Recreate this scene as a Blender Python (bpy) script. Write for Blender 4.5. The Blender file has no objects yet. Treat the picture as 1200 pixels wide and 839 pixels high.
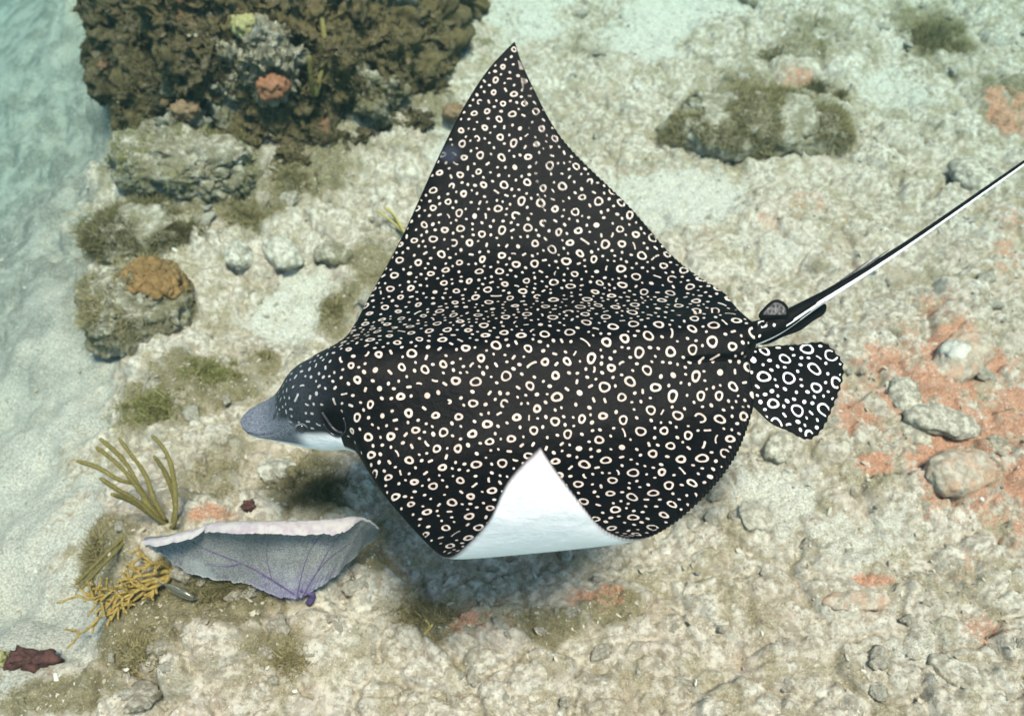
import bpy, bmesh, math, random
import numpy as np
from mathutils import Vector, kdtree
rng = np.random.default_rng(7); random.seed(7)
SC = bpy.context.scene; COL = SC.collection

# ------------------------------------------------------------------ camera, sky, sun, exposure
W, H, F = 1200., 839., 1000.
CAM = np.array([0., 0., 2.5]); PITCH = math.radians(50)
cd = bpy.data.cameras.new('camera'); cam = bpy.data.objects.new('camera', cd); COL.objects.link(cam)
cam.location = CAM; cam.rotation_euler = (math.radians(90) - PITCH, 0, 0)
cd.sensor_width = 36; cd.lens = 36 * F / W; cd.clip_start = .05; cd.clip_end = 500
cd.dof.use_dof = True; cd.dof.focus_distance = 1.95; cd.dof.aperture_fstop = 2.5
SC.camera = cam
SUN_EL, SUN_AZ = math.radians(73), math.radians(-55)     # azimuth from +x towards +y: sun stands to the right, a little behind the camera
wd = bpy.data.worlds.new('World'); SC.world = wd; wd.use_nodes = True
nt = wd.node_tree; sky = nt.nodes.new('ShaderNodeTexSky'); sky.sky_type = 'NISHITA'; sky.sun_disc = False
sky.sun_elevation = SUN_EL; sky.sun_rotation = math.radians(90) - SUN_AZ
nt.links.new(sky.outputs[0], nt.nodes['Background'].inputs[0]); nt.nodes['Background'].inputs[1].default_value = .12
sl = bpy.data.lights.new('sun', 'SUN'); sl.energy = 4.6; sl.angle = math.radians(13); sl.color = (1, .86, .74)
so = bpy.data.objects.new('sun', sl); COL.objects.link(so); so.location = (0, 0, 8)
sd = Vector((math.cos(SUN_EL) * math.cos(SUN_AZ), math.cos(SUN_EL) * math.sin(SUN_AZ), math.sin(SUN_EL)))
so.rotation_euler = sd.to_track_quat('Z', 'Y').to_euler()
vs = SC.view_settings; vs.view_transform = 'Standard'; vs.look = 'None'; vs.gamma = 1; vs.exposure = 1.04; vs.use_curve_mapping = False
vs.use_white_balance = True; vs.white_balance_whitepoint = (.575, .80, .775)     # balanced for the light a few metres down, as the camera was
cy = SC.cycles; cy.use_denoising = True; cy.volume_bounces = 1; cy.max_bounces = 6; cy.diffuse_bounces = 3; cy.caustics_reflective = cy.caustics_refractive = False
cy.use_adaptive_sampling = False

fw = np.array([0, math.cos(PITCH), -math.sin(PITCH)]); upv = np.array([0, math.sin(PITCH), math.cos(PITCH)])
def ray_dir(x, y): return fw + (x - W / 2) / F * np.array([1., 0, 0]) + (H / 2 - y) / F * upv
def at(x, y, z):
    "the world point at height z seen at photo pixel x, y"
    d = ray_dir(x, y); return CAM + d * ((z - CAM[2]) / d[2])

# ------------------------------------------------------------------ noise
def hash2(ix, iy, k=0):
    h = (ix.astype(np.int64) * 374761393 + iy.astype(np.int64) * 668265263 + k * 2147483647) & 0xffffffff
    h = ((h ^ (h >> 13)) * 1274126177) & 0xffffffff; h = ((h ^ (h >> 15)) * 2246822519) & 0xffffffff
    return ((h ^ (h >> 16)) & 0xffffff) / 16777215.
def vnoise(x, y, k=0):
    ix, iy = np.floor(x), np.floor(y); fx, fy = x - ix, y - iy
    ux, uy = fx ** 3 * (fx * (fx * 6 - 15) + 10), fy ** 3 * (fy * (fy * 6 - 15) + 10)
    a, b, c, d = hash2(ix, iy, k), hash2(ix + 1, iy, k), hash2(ix, iy + 1, k), hash2(ix + 1, iy + 1, k)
    return (a + (b - a) * ux) * (1 - uy) + (c + (d - c) * ux) * uy - .5
def fbm(x, y, o=4, k=0, g=.5):
    s = 0; a = 1.
    for i in range(o):
        s = s + a * vnoise(x, y, k + i * 17); x, y = x * 2.03 * .8 - y * 2.03 * .6 + 3.1, x * 2.03 * .6 + y * 2.03 * .8 + 1.7; a *= g
    return s
def worley(x, y, k=0):
    ix, iy = np.floor(x), np.floor(y); f1 = np.full(x.shape, 9.); f2 = np.full(x.shape, 9.); idv = np.zeros(x.shape)
    for dx in (-1, 0, 1):
        for dy in (-1, 0, 1):
            cx, cy_ = ix + dx, iy + dy
            d = np.hypot(cx + hash2(cx, cy_, k) - x, cy_ + hash2(cx, cy_, k + 5) - y)
            idn = hash2(cx, cy_, k + 9); n = d < f1
            f2 = np.where(n, f1, np.minimum(f2, d)); idv = np.where(n, idn, idv); f1 = np.where(n, d, f1)
    return f1, f2, idv
def h3(ix, iy, iz, k): return hash2(ix + iz * 131., iy - iz * 71., k)
def noise3(P, k=0):
    I = np.floor(P); f = P - I; u = f ** 3 * (f * (f * 6 - 15) + 10); r = 0
    for a in (0, 1):
        for b in (0, 1):
            for c in (0, 1):
                w = (u[:, 0] if a else 1 - u[:, 0]) * (u[:, 1] if b else 1 - u[:, 1]) * (u[:, 2] if c else 1 - u[:, 2])
                r = r + w * h3(I[:, 0] + a, I[:, 1] + b, I[:, 2] + c, k)
    return r - .5
def fbm3(P, o=4, k=0, g=.5):
    s = 0; a = 1.
    for i in range(o): s = s + a * noise3(P, k + i * 13); P = P * 2.07 + 5.3; a *= g
    return s
def sstep(a, b, x): t = np.clip((x - a) / (b - a), 0, 1); return t * t * (3 - 2 * t)
def spline(xk, yk, x):
    xk, yk = np.asarray(xk, float), np.asarray(yk, float); n = len(xk); h = np.diff(xk); A = np.eye(n); b = np.zeros(n)
    for i in range(1, n - 1):
        A[i, i - 1] = h[i - 1]; A[i, i] = 2 * (h[i - 1] + h[i]); A[i, i + 1] = h[i]; b[i] = 6 * ((yk[i + 1] - yk[i]) / h[i] - (yk[i] - yk[i - 1]) / h[i - 1])
    m = np.linalg.solve(A, b); j = np.clip(np.searchsorted(xk, x) - 1, 0, n - 2); t = x - xk[j]; hj = h[j]
    return yk[j] + t * ((yk[j + 1] - yk[j]) / hj - hj * (2 * m[j] + m[j + 1]) / 6) + t * t * m[j] / 2 + t ** 3 * (m[j + 1] - m[j]) / (6 * hj)

# ------------------------------------------------------------------ mesh helpers
def mesh_np(name, V, faces, smooth=True, attrs=None):
    "V n x 3; faces: list of index arrays, each m x 3 or m x 4"
    me = bpy.data.meshes.new(name); V = np.ascontiguousarray(V, np.float32)
    me.vertices.add(len(V)); me.vertices.foreach_set('co', V.ravel())
    faces = [np.asarray(f, np.int32) for f in faces if len(f)]
    loops = np.concatenate([f.ravel() for f in faces]); sizes = np.concatenate([np.full(len(f), f.shape[1], np.int32) for f in faces])
    me.loops.add(len(loops)); me.loops.foreach_set('vertex_index', loops)
    me.polygons.add(len(sizes)); me.polygons.foreach_set('loop_start', np.concatenate([[0], np.cumsum(sizes)[:-1]]).astype(np.int32))
    me.update(calc_edges=True); me.validate()
    me.polygons.foreach_set('use_smooth', np.full(len(me.polygons), smooth)); me.update()
    for k, a in (attrs or {}).items():
        if np.ndim(a) == 1: me.attributes.new(k, 'FLOAT', 'POINT').data.foreach_set('value', np.ascontiguousarray(a, np.float32))
    return me
def grid_faces(n, m, wrap=False):
    i = np.arange(n - 1)[:, None]; j = np.arange(m if wrap else m - 1)[None]; j2 = (j + 1) % m
    return np.stack([i * m + j, i * m + j2, (i + 1) * m + j2, (i + 1) * m + j], -1).reshape(-1, 4)
def props(o, label=None, cat=None, group=None, kind=None):
    for k, v in (('label', label), ('category', cat), ('group', group), ('kind', kind)):
        if v: o[k] = v
    return o
def thing(name, loc, label, cat, group=None):
    o = bpy.data.objects.new(name, None); COL.objects.link(o); o.location = loc; o.empty_display_size = .05
    return props(o, label, cat, group)
def root_of(p):
    v = np.zeros(3)
    while p is not None: v = v + np.array(p.location); p = p.parent
    return v
def link(name, me, mat, parent=None, label=None):
    o = bpy.data.objects.new(name, me); COL.objects.link(o); o.parent = parent
    if mat and not me.materials: me.materials.append(mat)
    if label: o['label'] = label
    return o
def part(name, V, faces, mat, parent=None, smooth=True, attrs=None, label=None):
    V = np.asarray(V, float)
    if parent is not None: V = V - root_of(parent)
    return link(name, mesh_np(name, V, faces, smooth, attrs), mat, parent, label)
def tube(P, R, n=10, ell=1.0):
    "closed round tube along P with radii R"
    P = np.asarray(P, float); R = np.broadcast_to(np.asarray(R, float), (len(P),)); T = np.gradient(P, axis=0); T /= np.linalg.norm(T, axis=1)[:, None] + 1e-9
    ref = np.array([0, 0, 1.]) if abs(T[0, 2]) < .9 else np.array([1., 0, 0]); V = []
    for p, t, r in zip(P, T, R):
        u = np.cross(t, ref); u /= np.linalg.norm(u) + 1e-9; v = np.cross(u, t); a = np.linspace(0, 2 * math.pi, n, endpoint=False)
        V.append(p + r * (np.cos(a)[:, None] * u + ell * np.sin(a)[:, None] * v))
    m = len(P); V = np.concatenate(V + [P[:1] - T[:1] * R[0] * .4, P[-1:] + T[-1:] * R[-1] * .6]); f = grid_faces(m, n, True); k = np.arange(n)
    c0 = np.stack([np.full(n, m * n), (k + 1) % n, k], -1); c1 = np.stack([np.full(n, m * n + 1), (m - 1) * n + k, (m - 1) * n + (k + 1) % n], -1)
    return V, [f, np.concatenate([c0, c1])]
def smooth_path(P, n=24):
    P = np.asarray(P, float); d = np.concatenate([[0], np.cumsum(np.linalg.norm(np.diff(P, axis=0), axis=1))]); u = np.linspace(0, d[-1], n)
    if len(P) < 3: return np.stack([np.interp(u, d, P[:, i]) for i in range(3)], -1)
    return np.stack([spline(d, P[:, i], u) for i in range(3)], -1)
def merge(parts_):
    V = []; Q = []; T = []; o = 0
    for v, fs in parts_:
        for f in fs:
            f = np.asarray(f)
            if len(f): (Q if f.shape[1] == 4 else T).append(f + o)
        V.append(v); o += len(v)
    return np.concatenate(V), ([np.concatenate(Q)] if Q else []) + ([np.concatenate(T)] if T else [])
_ico = {}
def ico(s):
    if s not in _ico:
        b = bmesh.new(); bmesh.ops.create_icosphere(b, subdivisions=s, radius=1)
        _ico[s] = (np.array([v.co for v in b.verts]), np.array([[v.index for v in f.verts] for f in b.faces])); b.free()
    return _ico[s][0].copy(), _ico[s][1]

# ------------------------------------------------------------------ material helper
class Mat:
    def __init__(s, name, rough=.85, spec=.3):
        s.m = bpy.data.materials.new(name); s.m.use_nodes = True; s.t = s.m.node_tree; s.b = s.t.nodes['Principled BSDF']
        s.b.inputs['Roughness'].default_value = rough; s.b.inputs['Specular IOR Level'].default_value = spec
        s.co = s.n('ShaderNodeTexCoord').outputs['Object']
    def n(s, t, **k):
        x = s.t.nodes.new(t)
        for a, v in k.items(): setattr(x, a, v)
        return x
    def put(s, sock, v):
        if isinstance(v, bpy.types.NodeSocket): s.t.links.new(v, sock)
        else: sock.default_value = v
    def noise(s, scale, detail=6, rough=.6, dist=0., co=None):
        x = s.n('ShaderNodeTexNoise'); x.inputs['Scale'].default_value = scale; x.inputs['Detail'].default_value = detail
        x.inputs['Roughness'].default_value = rough; x.inputs['Distortion'].default_value = dist; s.put(x.inputs['Vector'], co or s.co); return x.outputs['Fac']
    def voro(s, scale, feat='F1', out='Distance'):
        x = s.n('ShaderNodeTexVoronoi', feature=feat); x.inputs['Scale'].default_value = scale; s.put(x.inputs['Vector'], s.co); return x.outputs[out]
    def rng(s, v, a, b, c=0., d=1., sm=True):
        x = s.n('ShaderNodeMapRange'); x.interpolation_type = 'SMOOTHSTEP' if sm else 'LINEAR'
        for k, q in zip(('From Min', 'From Max', 'To Min', 'To Max'), (a, b, c, d)): x.inputs[k].default_value = q
        s.put(x.inputs['Value'], v); return x.outputs[0]
    def mix(s, f, a, b, mode='MIX'):
        x = s.n('ShaderNodeMix', data_type='RGBA', blend_type=mode); s.put(x.inputs[0], f)
        for i, v in ((6, a), (7, b)):
            s.put(x.inputs[i], v if isinstance(v, bpy.types.NodeSocket) else (*v, 1))
        return x.outputs[2]
    def math(s, op, a, b=0.):
        x = s.n('ShaderNodeMath', operation=op); s.put(x.inputs[0], a); s.put(x.inputs[1], b); return x.outputs[0]
    def attr(s, name): return s.n('ShaderNodeAttribute', attribute_name=name).outputs['Fac']
    def rand(s): return s.n('ShaderNodeObjectInfo').outputs['Random']
    def bump(s, h, strength=.5, dist=.01, prev=None):
        x = s.n('ShaderNodeBump'); x.inputs['Strength'].default_value = strength; x.inputs['Distance'].default_value = dist; s.put(x.inputs['Height'], h)
        if prev: s.put(x.inputs['Normal'], prev)
        return x.outputs[0]
    def done(s, col, nrm=None, rough=None):
        s.put(s.b.inputs['Base Color'], col if isinstance(col, bpy.types.NodeSocket) else (*col, 1))
        if nrm: s.put(s.b.inputs['Normal'], nrm)
        if rough is not None: s.put(s.b.inputs['Roughness'], rough)
        return s.m

# ------------------------------------------------------------------ seabed: measured patches turned into places on the ground
def gpatch(x, y, rx, ry):
    c = at(x, y, 0.); px = np.linalg.norm(at(x + 1, y, 0.) - c); py = np.linalg.norm(at(x, y - 1, 0.) - c); return (c[0], c[1], rx * px, ry * py)
EDGE = np.array([at(x, y, -.1)[:2] for x, y in ((80, -140), (95, 0), (140, 130), (108, 230), (100, 330), (118, 420), (150, 470), (108, 520), (100, 600), (88, 655), (140, 735), (105, 778), (40, 795), (-300, 830))])
def edge_dist(x, y):
    "distance from the rim of the sand channel, negative on the sand"
    best = np.full(x.shape, 1e9); sg = np.ones(x.shape)
    for a, b in zip(EDGE[:-1], EDGE[1:]):
        ab = b - a; t = np.clip(((x - a[0]) * ab[0] + (y - a[1]) * ab[1]) / (ab @ ab), 0, 1)
        d = np.hypot(x - a[0] - t * ab[0], y - a[1] - t * ab[1]); cr = ab[0] * (y - a[1]) - ab[1] * (x - a[0])
        n = d < best; sg = np.where(n, np.sign(cr), sg); best = np.where(n, d, best)
    return best * sg
def blobs(x, y, L, soft=.55, warp=.35):
    m = np.zeros(x.shape); wx = fbm(x * 6, y * 6, 4, 31) * warp; wy = fbm(x * 6, y * 6, 4, 47) * warp
    for (cx, cy_, rx, ry), a in L:
        d = np.hypot((x - cx) / rx + wx, (y - cy_) / ry + wy); m = np.maximum(m, a * (1 - sstep(1 - soft, 1 + soft * .4, d)))
    return m
G = gpatch
SAND = [(G(*p), a) for p, a in (((340, 350, 60, 55), .9), ((420, 420, 60, 30), .7), ((790, 235, 90, 45), 1), ((620, 20, 70, 40), .8), ((760, 40, 70, 45), .85), ((530, 170, 30, 40), .7),
    ((900, 300, 90, 40), .45), ((1010, 640, 120, 45), .6), ((900, 590, 60, 50), .8), ((1050, 760, 150, 40), .5), ((760, 760, 110, 50), .4), ((420, 790, 120, 40), .45), ((1060, 110, 60, 40), .5), ((820, 15, 60, 20), .9))]
ALGAE = [(G(*p), a) for p, a in (((160, 240, 60, 50), 1), ((245, 245, 60, 30), .8), ((300, 250, 60, 35), .8), ((380, 215, 60, 50), .6), ((440, 320, 40, 60), .6), ((240, 440, 70, 40), .8), ((180, 475, 60, 40), .9), ((310, 420, 16, 14), .8),
    ((400, 360, 34, 40), .7), ((370, 575, 70, 45), .75), ((260, 560, 60, 60), .5), ((250, 710, 110, 45), 1), ((130, 660, 50, 60), .9), ((170, 770, 60, 50), .8), ((60, 815, 90, 35), .9), ((330, 770, 60, 30), .6), ((500, 720, 70, 45), .7),
    ((640, 735, 60, 30), .7), ((720, 715, 50, 30), .7), ((1095, 45, 50, 42), .9), ((950, 55, 70, 35), .55), ((1165, 120, 60, 40), .55), ((690, 60, 40, 30), .35), ((900, 130, 120, 60), .6), ((330, 90, 220, 110), .9), ((480, 130, 70, 60), .5), ((1060, 350, 80, 30), .2),
    ((1010, 560, 60, 40), .3), ((640, 800, 90, 30), .25), ((430, 640, 40, 60), .6))]
CORALLINE = [(G(*p), a) for p, a in (((1120, 425, 60, 34), 1), ((1085, 450, 35, 45), .7), ((1110, 540, 60, 42), 1), ((1180, 500, 40, 45), .9), ((1190, 570, 40, 35), .9), ((985, 490, 34, 36), .75), ((1010, 556, 30, 14), .8), ((1180, 135, 40, 28), .7), ((1015, 690, 34, 10), .9),
    ((1195, 640, 22, 28), 1), ((1120, 490, 130, 150), .52), ((1190, 300, 60, 80), .25), ((1145, 745, 40, 20), .3), ((930, 95, 25, 10), .6), ((560, 735, 40, 20), .55), ((700, 705, 40, 25), .55), ((250, 620, 30, 14), .5), ((900, 275, 25, 14), .35), ((960, 250, 60, 20), .25))]
BANK = [(G(260, 760, 170, 90), 1), (G(230, 640, 110, 60), .6)]
MOUND = [(G(320, 130, 230, 110), 1)]
def masks(x, y):
    ed = edge_dist(x, y); n = fbm(x * 4, y * 4, 4, 3)
    ch = 1 - sstep(-.16, .16, ed + n * .30 + .22 * fbm(x * 1.7 + 9, y * 1.7, 3, 43))
    sand = np.maximum(ch, blobs(x, y, SAND, .7, .5))
    sand = np.clip(sand + .45 * fbm(x * 2.2, y * 2.2, 3, 90), 0, 1)
    sand = np.maximum(sand, ch * (.62 + .6 * fbm(x * 3.1, y * 3.1, 4, 77)))
    al = blobs(x, y, ALGAE, .8, .55) * (1 - .75 * ch); al = np.clip(al * (1.3 + 1.4 * fbm(x * 9, y * 9, 4, 55)), 0, 1)
    co = blobs(x, y, CORALLINE, .7, .6); co = np.clip(co * (1.25 + 1.6 * fbm(x * 14, y * 14, 4, 66)), 0, 1)
    return ed, ch, sand, al, co
def terrain(x, y, full=False):
    ed, ch, sand, al, co = masks(x, y)
    z = .09 * fbm(x * .8 + 4, y * .8, 3, 1) + .05 * fbm(x * 2.4, y * 2.4, 3, 2)
    z = z - .50 * (1 - sstep(-1.1, .15, ed + .30 * fbm(x * 3, y * 3, 3, 8))) - .30 * sstep(0, 3.5, y - 1) * ch
    z = z + .10 * blobs(x, y, BANK, .9, .3) + .18 * blobs(x, y, MOUND, .9, .3)
    rub = (1 - ch * (.88 - .5 * sstep(1.9, 3.4, y))) * (1 - .55 * sand); tone = np.zeros(x.shape)
    wx, wy = x + .03 * fbm(x * 9, y * 9, 3, 71), y + .03 * fbm(x * 9, y * 9, 3, 72)
    for sc, amp, k in ((4.2, .050, 11), (9.5, .030, 12), (21, .015, 13), (46, .0065, 14)):
        f1, f2, idv = worley(wx * sc, wy * sc * 1.15, k)
        lump = np.sqrt(np.clip(1 - (f1 / .75) ** 2, 0, 1)) * sstep(0, .16, f2 - f1)
        on = sstep(.25, .6, idv); z = z + amp * rub * lump * (.35 + .65 * on); tone = tone + (idv - .5) * (.45 if sc < 30 else .25)
    z = z + .008 * rub * fbm(x * 30, y * 30, 3, 23) + .003 * fbm(x * 70, y * 70, 2, 24) + .006 * ch * fbm(x * 12, y * 12, 3, 25)
    if full: return z, ch, sand, al, co, tone
    return z
def gz(x, y): return float(terrain(np.array([x]), np.array([y]))[0])
def ground(px, py):
    z = 0.
    for _ in range(6): p = at(px, py, z); z = gz(p[0], p[1])
    return at(px, py, z)
def pxm(p): "metres per photo pixel at a point"; return float((np.asarray(p) - CAM) @ fw) / F

def graded(lo, hi, n, olo, ohi, no):
    a = np.linspace(lo, hi, n); g = np.linspace(0, 1, no)[1:] ** 3
    return np.concatenate([(lo + (olo - lo) * g)[::-1], a, hi + (ohi - hi) * g])
gx = graded(-3.3, 3.2, 860, -60, 60, 16); gy = graded(.35, 4.9, 640, -50, 80, 16)
X, Y = np.meshgrid(gx, gy); Xf, Yf = X.ravel(), Y.ravel()
Z, tch, tsand, tal, tco, ttone = terrain(Xf, Yf, True)

def ground_mat():
    m = Mat('seabed limestone and sand', .95, .15)
    n1 = m.noise(38, 8, .68); n2 = m.noise(9, 6, .6); n3 = m.noise(160, 5, .6); sp = m.voro(240)
    sand, al, co, tone = m.attr('sand'), m.attr('algae'), m.attr('coralline'), m.attr('tone')
    rock = m.mix(m.rng(n1, .40, .60), (.27, .205, .145), (.66, .56, .45)); rock = m.mix(m.rng(tone, -.5, .5), m.mix(.35, rock, (.27, .21, .14), 'MIX'), m.mix(.3, rock, (.64, .57, .47)))
    rock = m.mix(m.rng(n2, .47, .62, 0, .7), rock, m.mix(m.rng(n3, .4, .6), (.20, .15, .08), (.38, .30, .18))); rock = m.mix(m.rng(m.noise(5, 5, .6), .52, .66, 0, .4), rock, (.50, .36, .28))
    snd = m.mix(m.rng(n3, .42, .58), (.38, .335, .265), (.60, .545, .45)); snd = m.mix(m.rng(sp, .0, .22, .55, 0), snd, (.30, .26, .2))
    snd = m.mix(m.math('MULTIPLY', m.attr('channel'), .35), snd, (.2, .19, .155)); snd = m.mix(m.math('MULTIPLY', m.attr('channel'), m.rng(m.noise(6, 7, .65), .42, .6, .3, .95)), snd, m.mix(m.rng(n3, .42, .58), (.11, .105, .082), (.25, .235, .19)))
    c = m.mix(m.rng(m.math('ADD', sand, m.math('MULTIPLY', m.math('SUBTRACT', n1, .5), 1.1)), .35, .7), rock, snd)
    alg = m.mix(m.rng(n3, .3, .7), (.10, .075, .03), (.24, .19, .09)); af = m.math('ADD', al, m.math('MULTIPLY', m.math('SUBTRACT', n1, .5), 1.6))
    c = m.mix(m.rng(af, .3, .75, 0, .85), c, alg)
    red = m.mix(m.rng(n3, .3, .7), (.40, .145, .075), (.62, .31, .20)); cf = m.math('ADD', co, m.math('MULTIPLY', m.math('SUBTRACT', m.noise(45, 7, .7), .5), 2.4))
    c = m.mix(m.rng(cf, .22, .75, 0, .92), c, red)
    c = m.mix(m.rng(m.noise(95, 4, .7), .60, .68, 0, .7), c, (.74, .69, .60))
    c = m.mix(m.rng(m.noise(75, 5, .7), .56, .66, 0, .6), c, (.15, .11, .07))
    b = m.bump(m.noise(120, 6, .7), .8, .012); b = m.bump(m.noise(330, 4, .7), .6, .005, b)
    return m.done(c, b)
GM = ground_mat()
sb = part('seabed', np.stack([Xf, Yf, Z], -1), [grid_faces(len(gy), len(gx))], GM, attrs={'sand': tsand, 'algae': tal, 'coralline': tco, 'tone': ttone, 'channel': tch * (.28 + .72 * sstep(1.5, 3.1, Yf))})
props(sb, 'pale limestone and coral rubble seabed with sand channel', None, None, 'structure')

# ------------------------------------------------------------------ rock, algae materials
def rock_mat(name, lo, hi, turf=(.13, .10, .045), ta=.5, tb=.62, tmax=.9, extra=None, warm=(.5, .43, .33)):
    m = Mat(name, .95, .15); n1 = m.noise(34, 8, .68); n2 = m.noise(11, 6, .65, .4); n3 = m.noise(120, 5, .65)
    c = m.mix(m.rng(n1, .40, .60), tuple(.8 * v for v in lo), tuple(1.08 * v for v in hi)); c = m.mix(m.rng(n2, ta, tb, 0, tmax), c, m.mix(m.rng(n3, .3, .7), tuple(.6 * v for v in turf), tuple(1.7 * v for v in turf)))
    if extra: c = m.mix(m.rng(m.noise(7, 6, .65, .5), .6, .68, 0, .85), c, extra)
    c = m.mix(m.rng(m.noise(80, 4, .7), .66, .75, 0, .7), c, (.62, .58, .5))
    r = m.rand(); c = m.mix(m.rng(r, 0, 1, 0, .35, False), c, warm)
    c = m.mix(m.rng(m.noise(60, 6, .72), .55, .64, 0, .5), c, tuple(.45 * v for v in lo)); b = m.bump(m.noise(110, 7, .75), .8, .012); b = m.bump(m.noise(30, 6, .75), .6, .018, b); return m.done(c, b)
M_PALE = rock_mat('pale limestone', (.30, .26, .19), (.58, .52, .42), ta=.58, tb=.72, tmax=.6)
M_TURF = rock_mat('turf covered rock', (.24, .20, .14), (.46, .40, .30), ta=.38, tb=.58)
M_REEF = rock_mat('dark reef rock', (.042, .032, .02), (.16, .12, .075), (.085, .06, .025), .36, .56, .9, (.30, .13, .075), (.26, .17, .07))
M_ORANGE = rock_mat('coralline crusted rock', (.36, .27, .19), (.56, .44, .33), (.46, .19, .10), .42, .58, .85)
M_STONE = rock_mat('tan stone', (.30, .24, .17), (.58, .50, .39), ta=.56, tb=.72, tmax=.55)
def rubble_mat():
    m = Mat('rubble stone', .95, .12); r = m.rand(); n = m.noise(2.2, 8, .7); c = m.mix(m.rng(n, .38, .62), (.32, .25, .175), (.66, .57, .45)); c = m.mix(m.rng(r, .2, 1, 0, .65, False), c, m.mix(m.rng(m.noise(6, 6, .7), .4, .6), (.36, .29, .2), (.66, .59, .48)))
    c = m.mix(m.rng(m.noise(1.4, 5, .6), .56, .66, 0, .7), c, (.20, .15, .075)); return m.done(c, m.bump(m.noise(5, 8, .75), .8, .05))
M_RUB = rubble_mat()
def plain(name, lo, hi, scale=60, rough=.8, spec=.3, bump=.5):
    m = Mat(name, rough, spec); n = m.noise(scale, 6, .65); return m.done(m.mix(m.rng(n, .3, .7), lo, hi), m.bump(m.noise(scale * 2.5, 4, .6), bump, .006))
def strand_mat(name, lo, hi):
    m = Mat(name, .9, .1); return m.done(m.mix(m.attr('tint'), lo, hi))
M_ALG = strand_mat('brown turf algae', (.12, .088, .038), (.33, .26, .125)); M_ALGD = strand_mat('dark turf algae', (.075, .06, .027), (.22, .175, .08)); M_ALGG = strand_mat('olive algae', (.12, .11, .035), (.30, .26, .10))

def strands(P, N, length, width, spread=.5, curl=.5):
    "thin tapering blades rooted at P"
    n = len(P); L = length * (.5 + rng.random(n)); d = N + spread * rng.normal(size=(n, 3)); d /= np.linalg.norm(d, axis=1)[:, None]
    side = np.cross(d, rng.normal(size=(n, 3))); side /= np.linalg.norm(side, axis=1)[:, None] + 1e-9; w = width * (.6 + .8 * rng.random(n))[:, None]
    bnd = curl * rng.normal(size=(n, 3)) * L[:, None] * .5
    p1 = P + d * L[:, None] * .5 + bnd * .3; p2 = P + d * L[:, None] + bnd
    V = np.stack([P - side * w, P + side * w, p1 - side * w * .8, p1 + side * w * .8, p2], 1).reshape(-1, 3); b = np.arange(n)[:, None] * 5
    t = np.repeat(rng.random(n), 5)
    return V, [b + np.array([[0, 1, 3, 2]]), b + np.array([[2, 3, 4]])], t

def rock_shape(sub, size, seed, rough=.35, lumps=2.2, flat=.0, crag=.0):
    V, Fc = ico(sub); N = V.copy(); off = np.array([seed * 7.31, seed * 3.17, seed * 1.93])
    V = np.sign(V) * np.abs(V) ** .85
    N = N * (np.array(size) / max(size)); r = 1 + rough * fbm3(N * lumps * .7 + off, 2, 5) + rough * .6 * fbm3(N * lumps * 2.0 + off, 4, 9)
    if crag: r = r - crag * np.abs(fbm3(N * lumps * 2.3 + off, 4, 21))  + crag * .12
    V = V * r[:, None]; V[:, 2] = np.where(V[:, 2] > flat, V[:, 2], flat + (V[:, 2] - flat) * .6)
    return V * np.array(size), Fc
def vnorm(V, Fc):
    n = np.zeros_like(V); fn = np.cross(V[Fc[:, 1]] - V[Fc[:, 0]], V[Fc[:, 2]] - V[Fc[:, 0]])
    for i in range(3): np.add.at(n, Fc[:, i], fn)
    return n / (np.linalg.norm(n, axis=1)[:, None] + 1e-12)
def rock(name, px, py, rx, ry, label, mat, cat='rock', sub=5, hz=.8, seed=1, rough=.35, lumps=2.2, sink=.35, yaw=0., fuzz=0, fmat=None, flen=.03, fsel=0., crag=.12, group=None, z0=None):
    g = ground(px, py + ry * .35) if z0 is None else at(px, py + ry * .35, z0); k = pxm(g); sx = rx * k; sy = ry * k * .95; sz = hz * min(sx, sy)
    V, Fc = rock_shape(sub, (sx, sy, sz), seed, rough, lumps, -.3, crag); c, s = math.cos(yaw), math.sin(yaw)
    V = np.stack([V[:, 0] * c - V[:, 1] * s, V[:, 0] * s + V[:, 1] * c, V[:, 2]], -1)
    N0 = vnorm(V, Fc); V = V + N0 * ((.10 * fbm3(V * 4.5 / sx + seed, 4, 3) + .07 * np.abs(fbm3(V * 10 / sx + seed, 3, 8))) * min(sx, .25))[:, None]; loc = g + np.array([0, 0, sz * (1 - sink) * .55]); t = thing(name, g, label, cat, group); V = V + loc
    part('stone_body', V, [Fc], mat, t)
    if fuzz:
        N = vnorm(V, Fc); sel = np.where((N[:, 2] > -.1) & (fbm3(V * 9 / max(sx, .12) * .25, 3, seed + 40) > fsel))[0]
        if len(sel):
            i = rng.choice(sel, fuzz); P = V[i] + rng.normal(size=(fuzz, 3)) * .004; v, f, tt = strands(P, N[i], flen, .0011, .7, .6)
            props(part('turf_algae', v, f, fmat or M_ALG, t, False, {'tint': tt}), kind='stuff')
    return t, V, Fc

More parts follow.
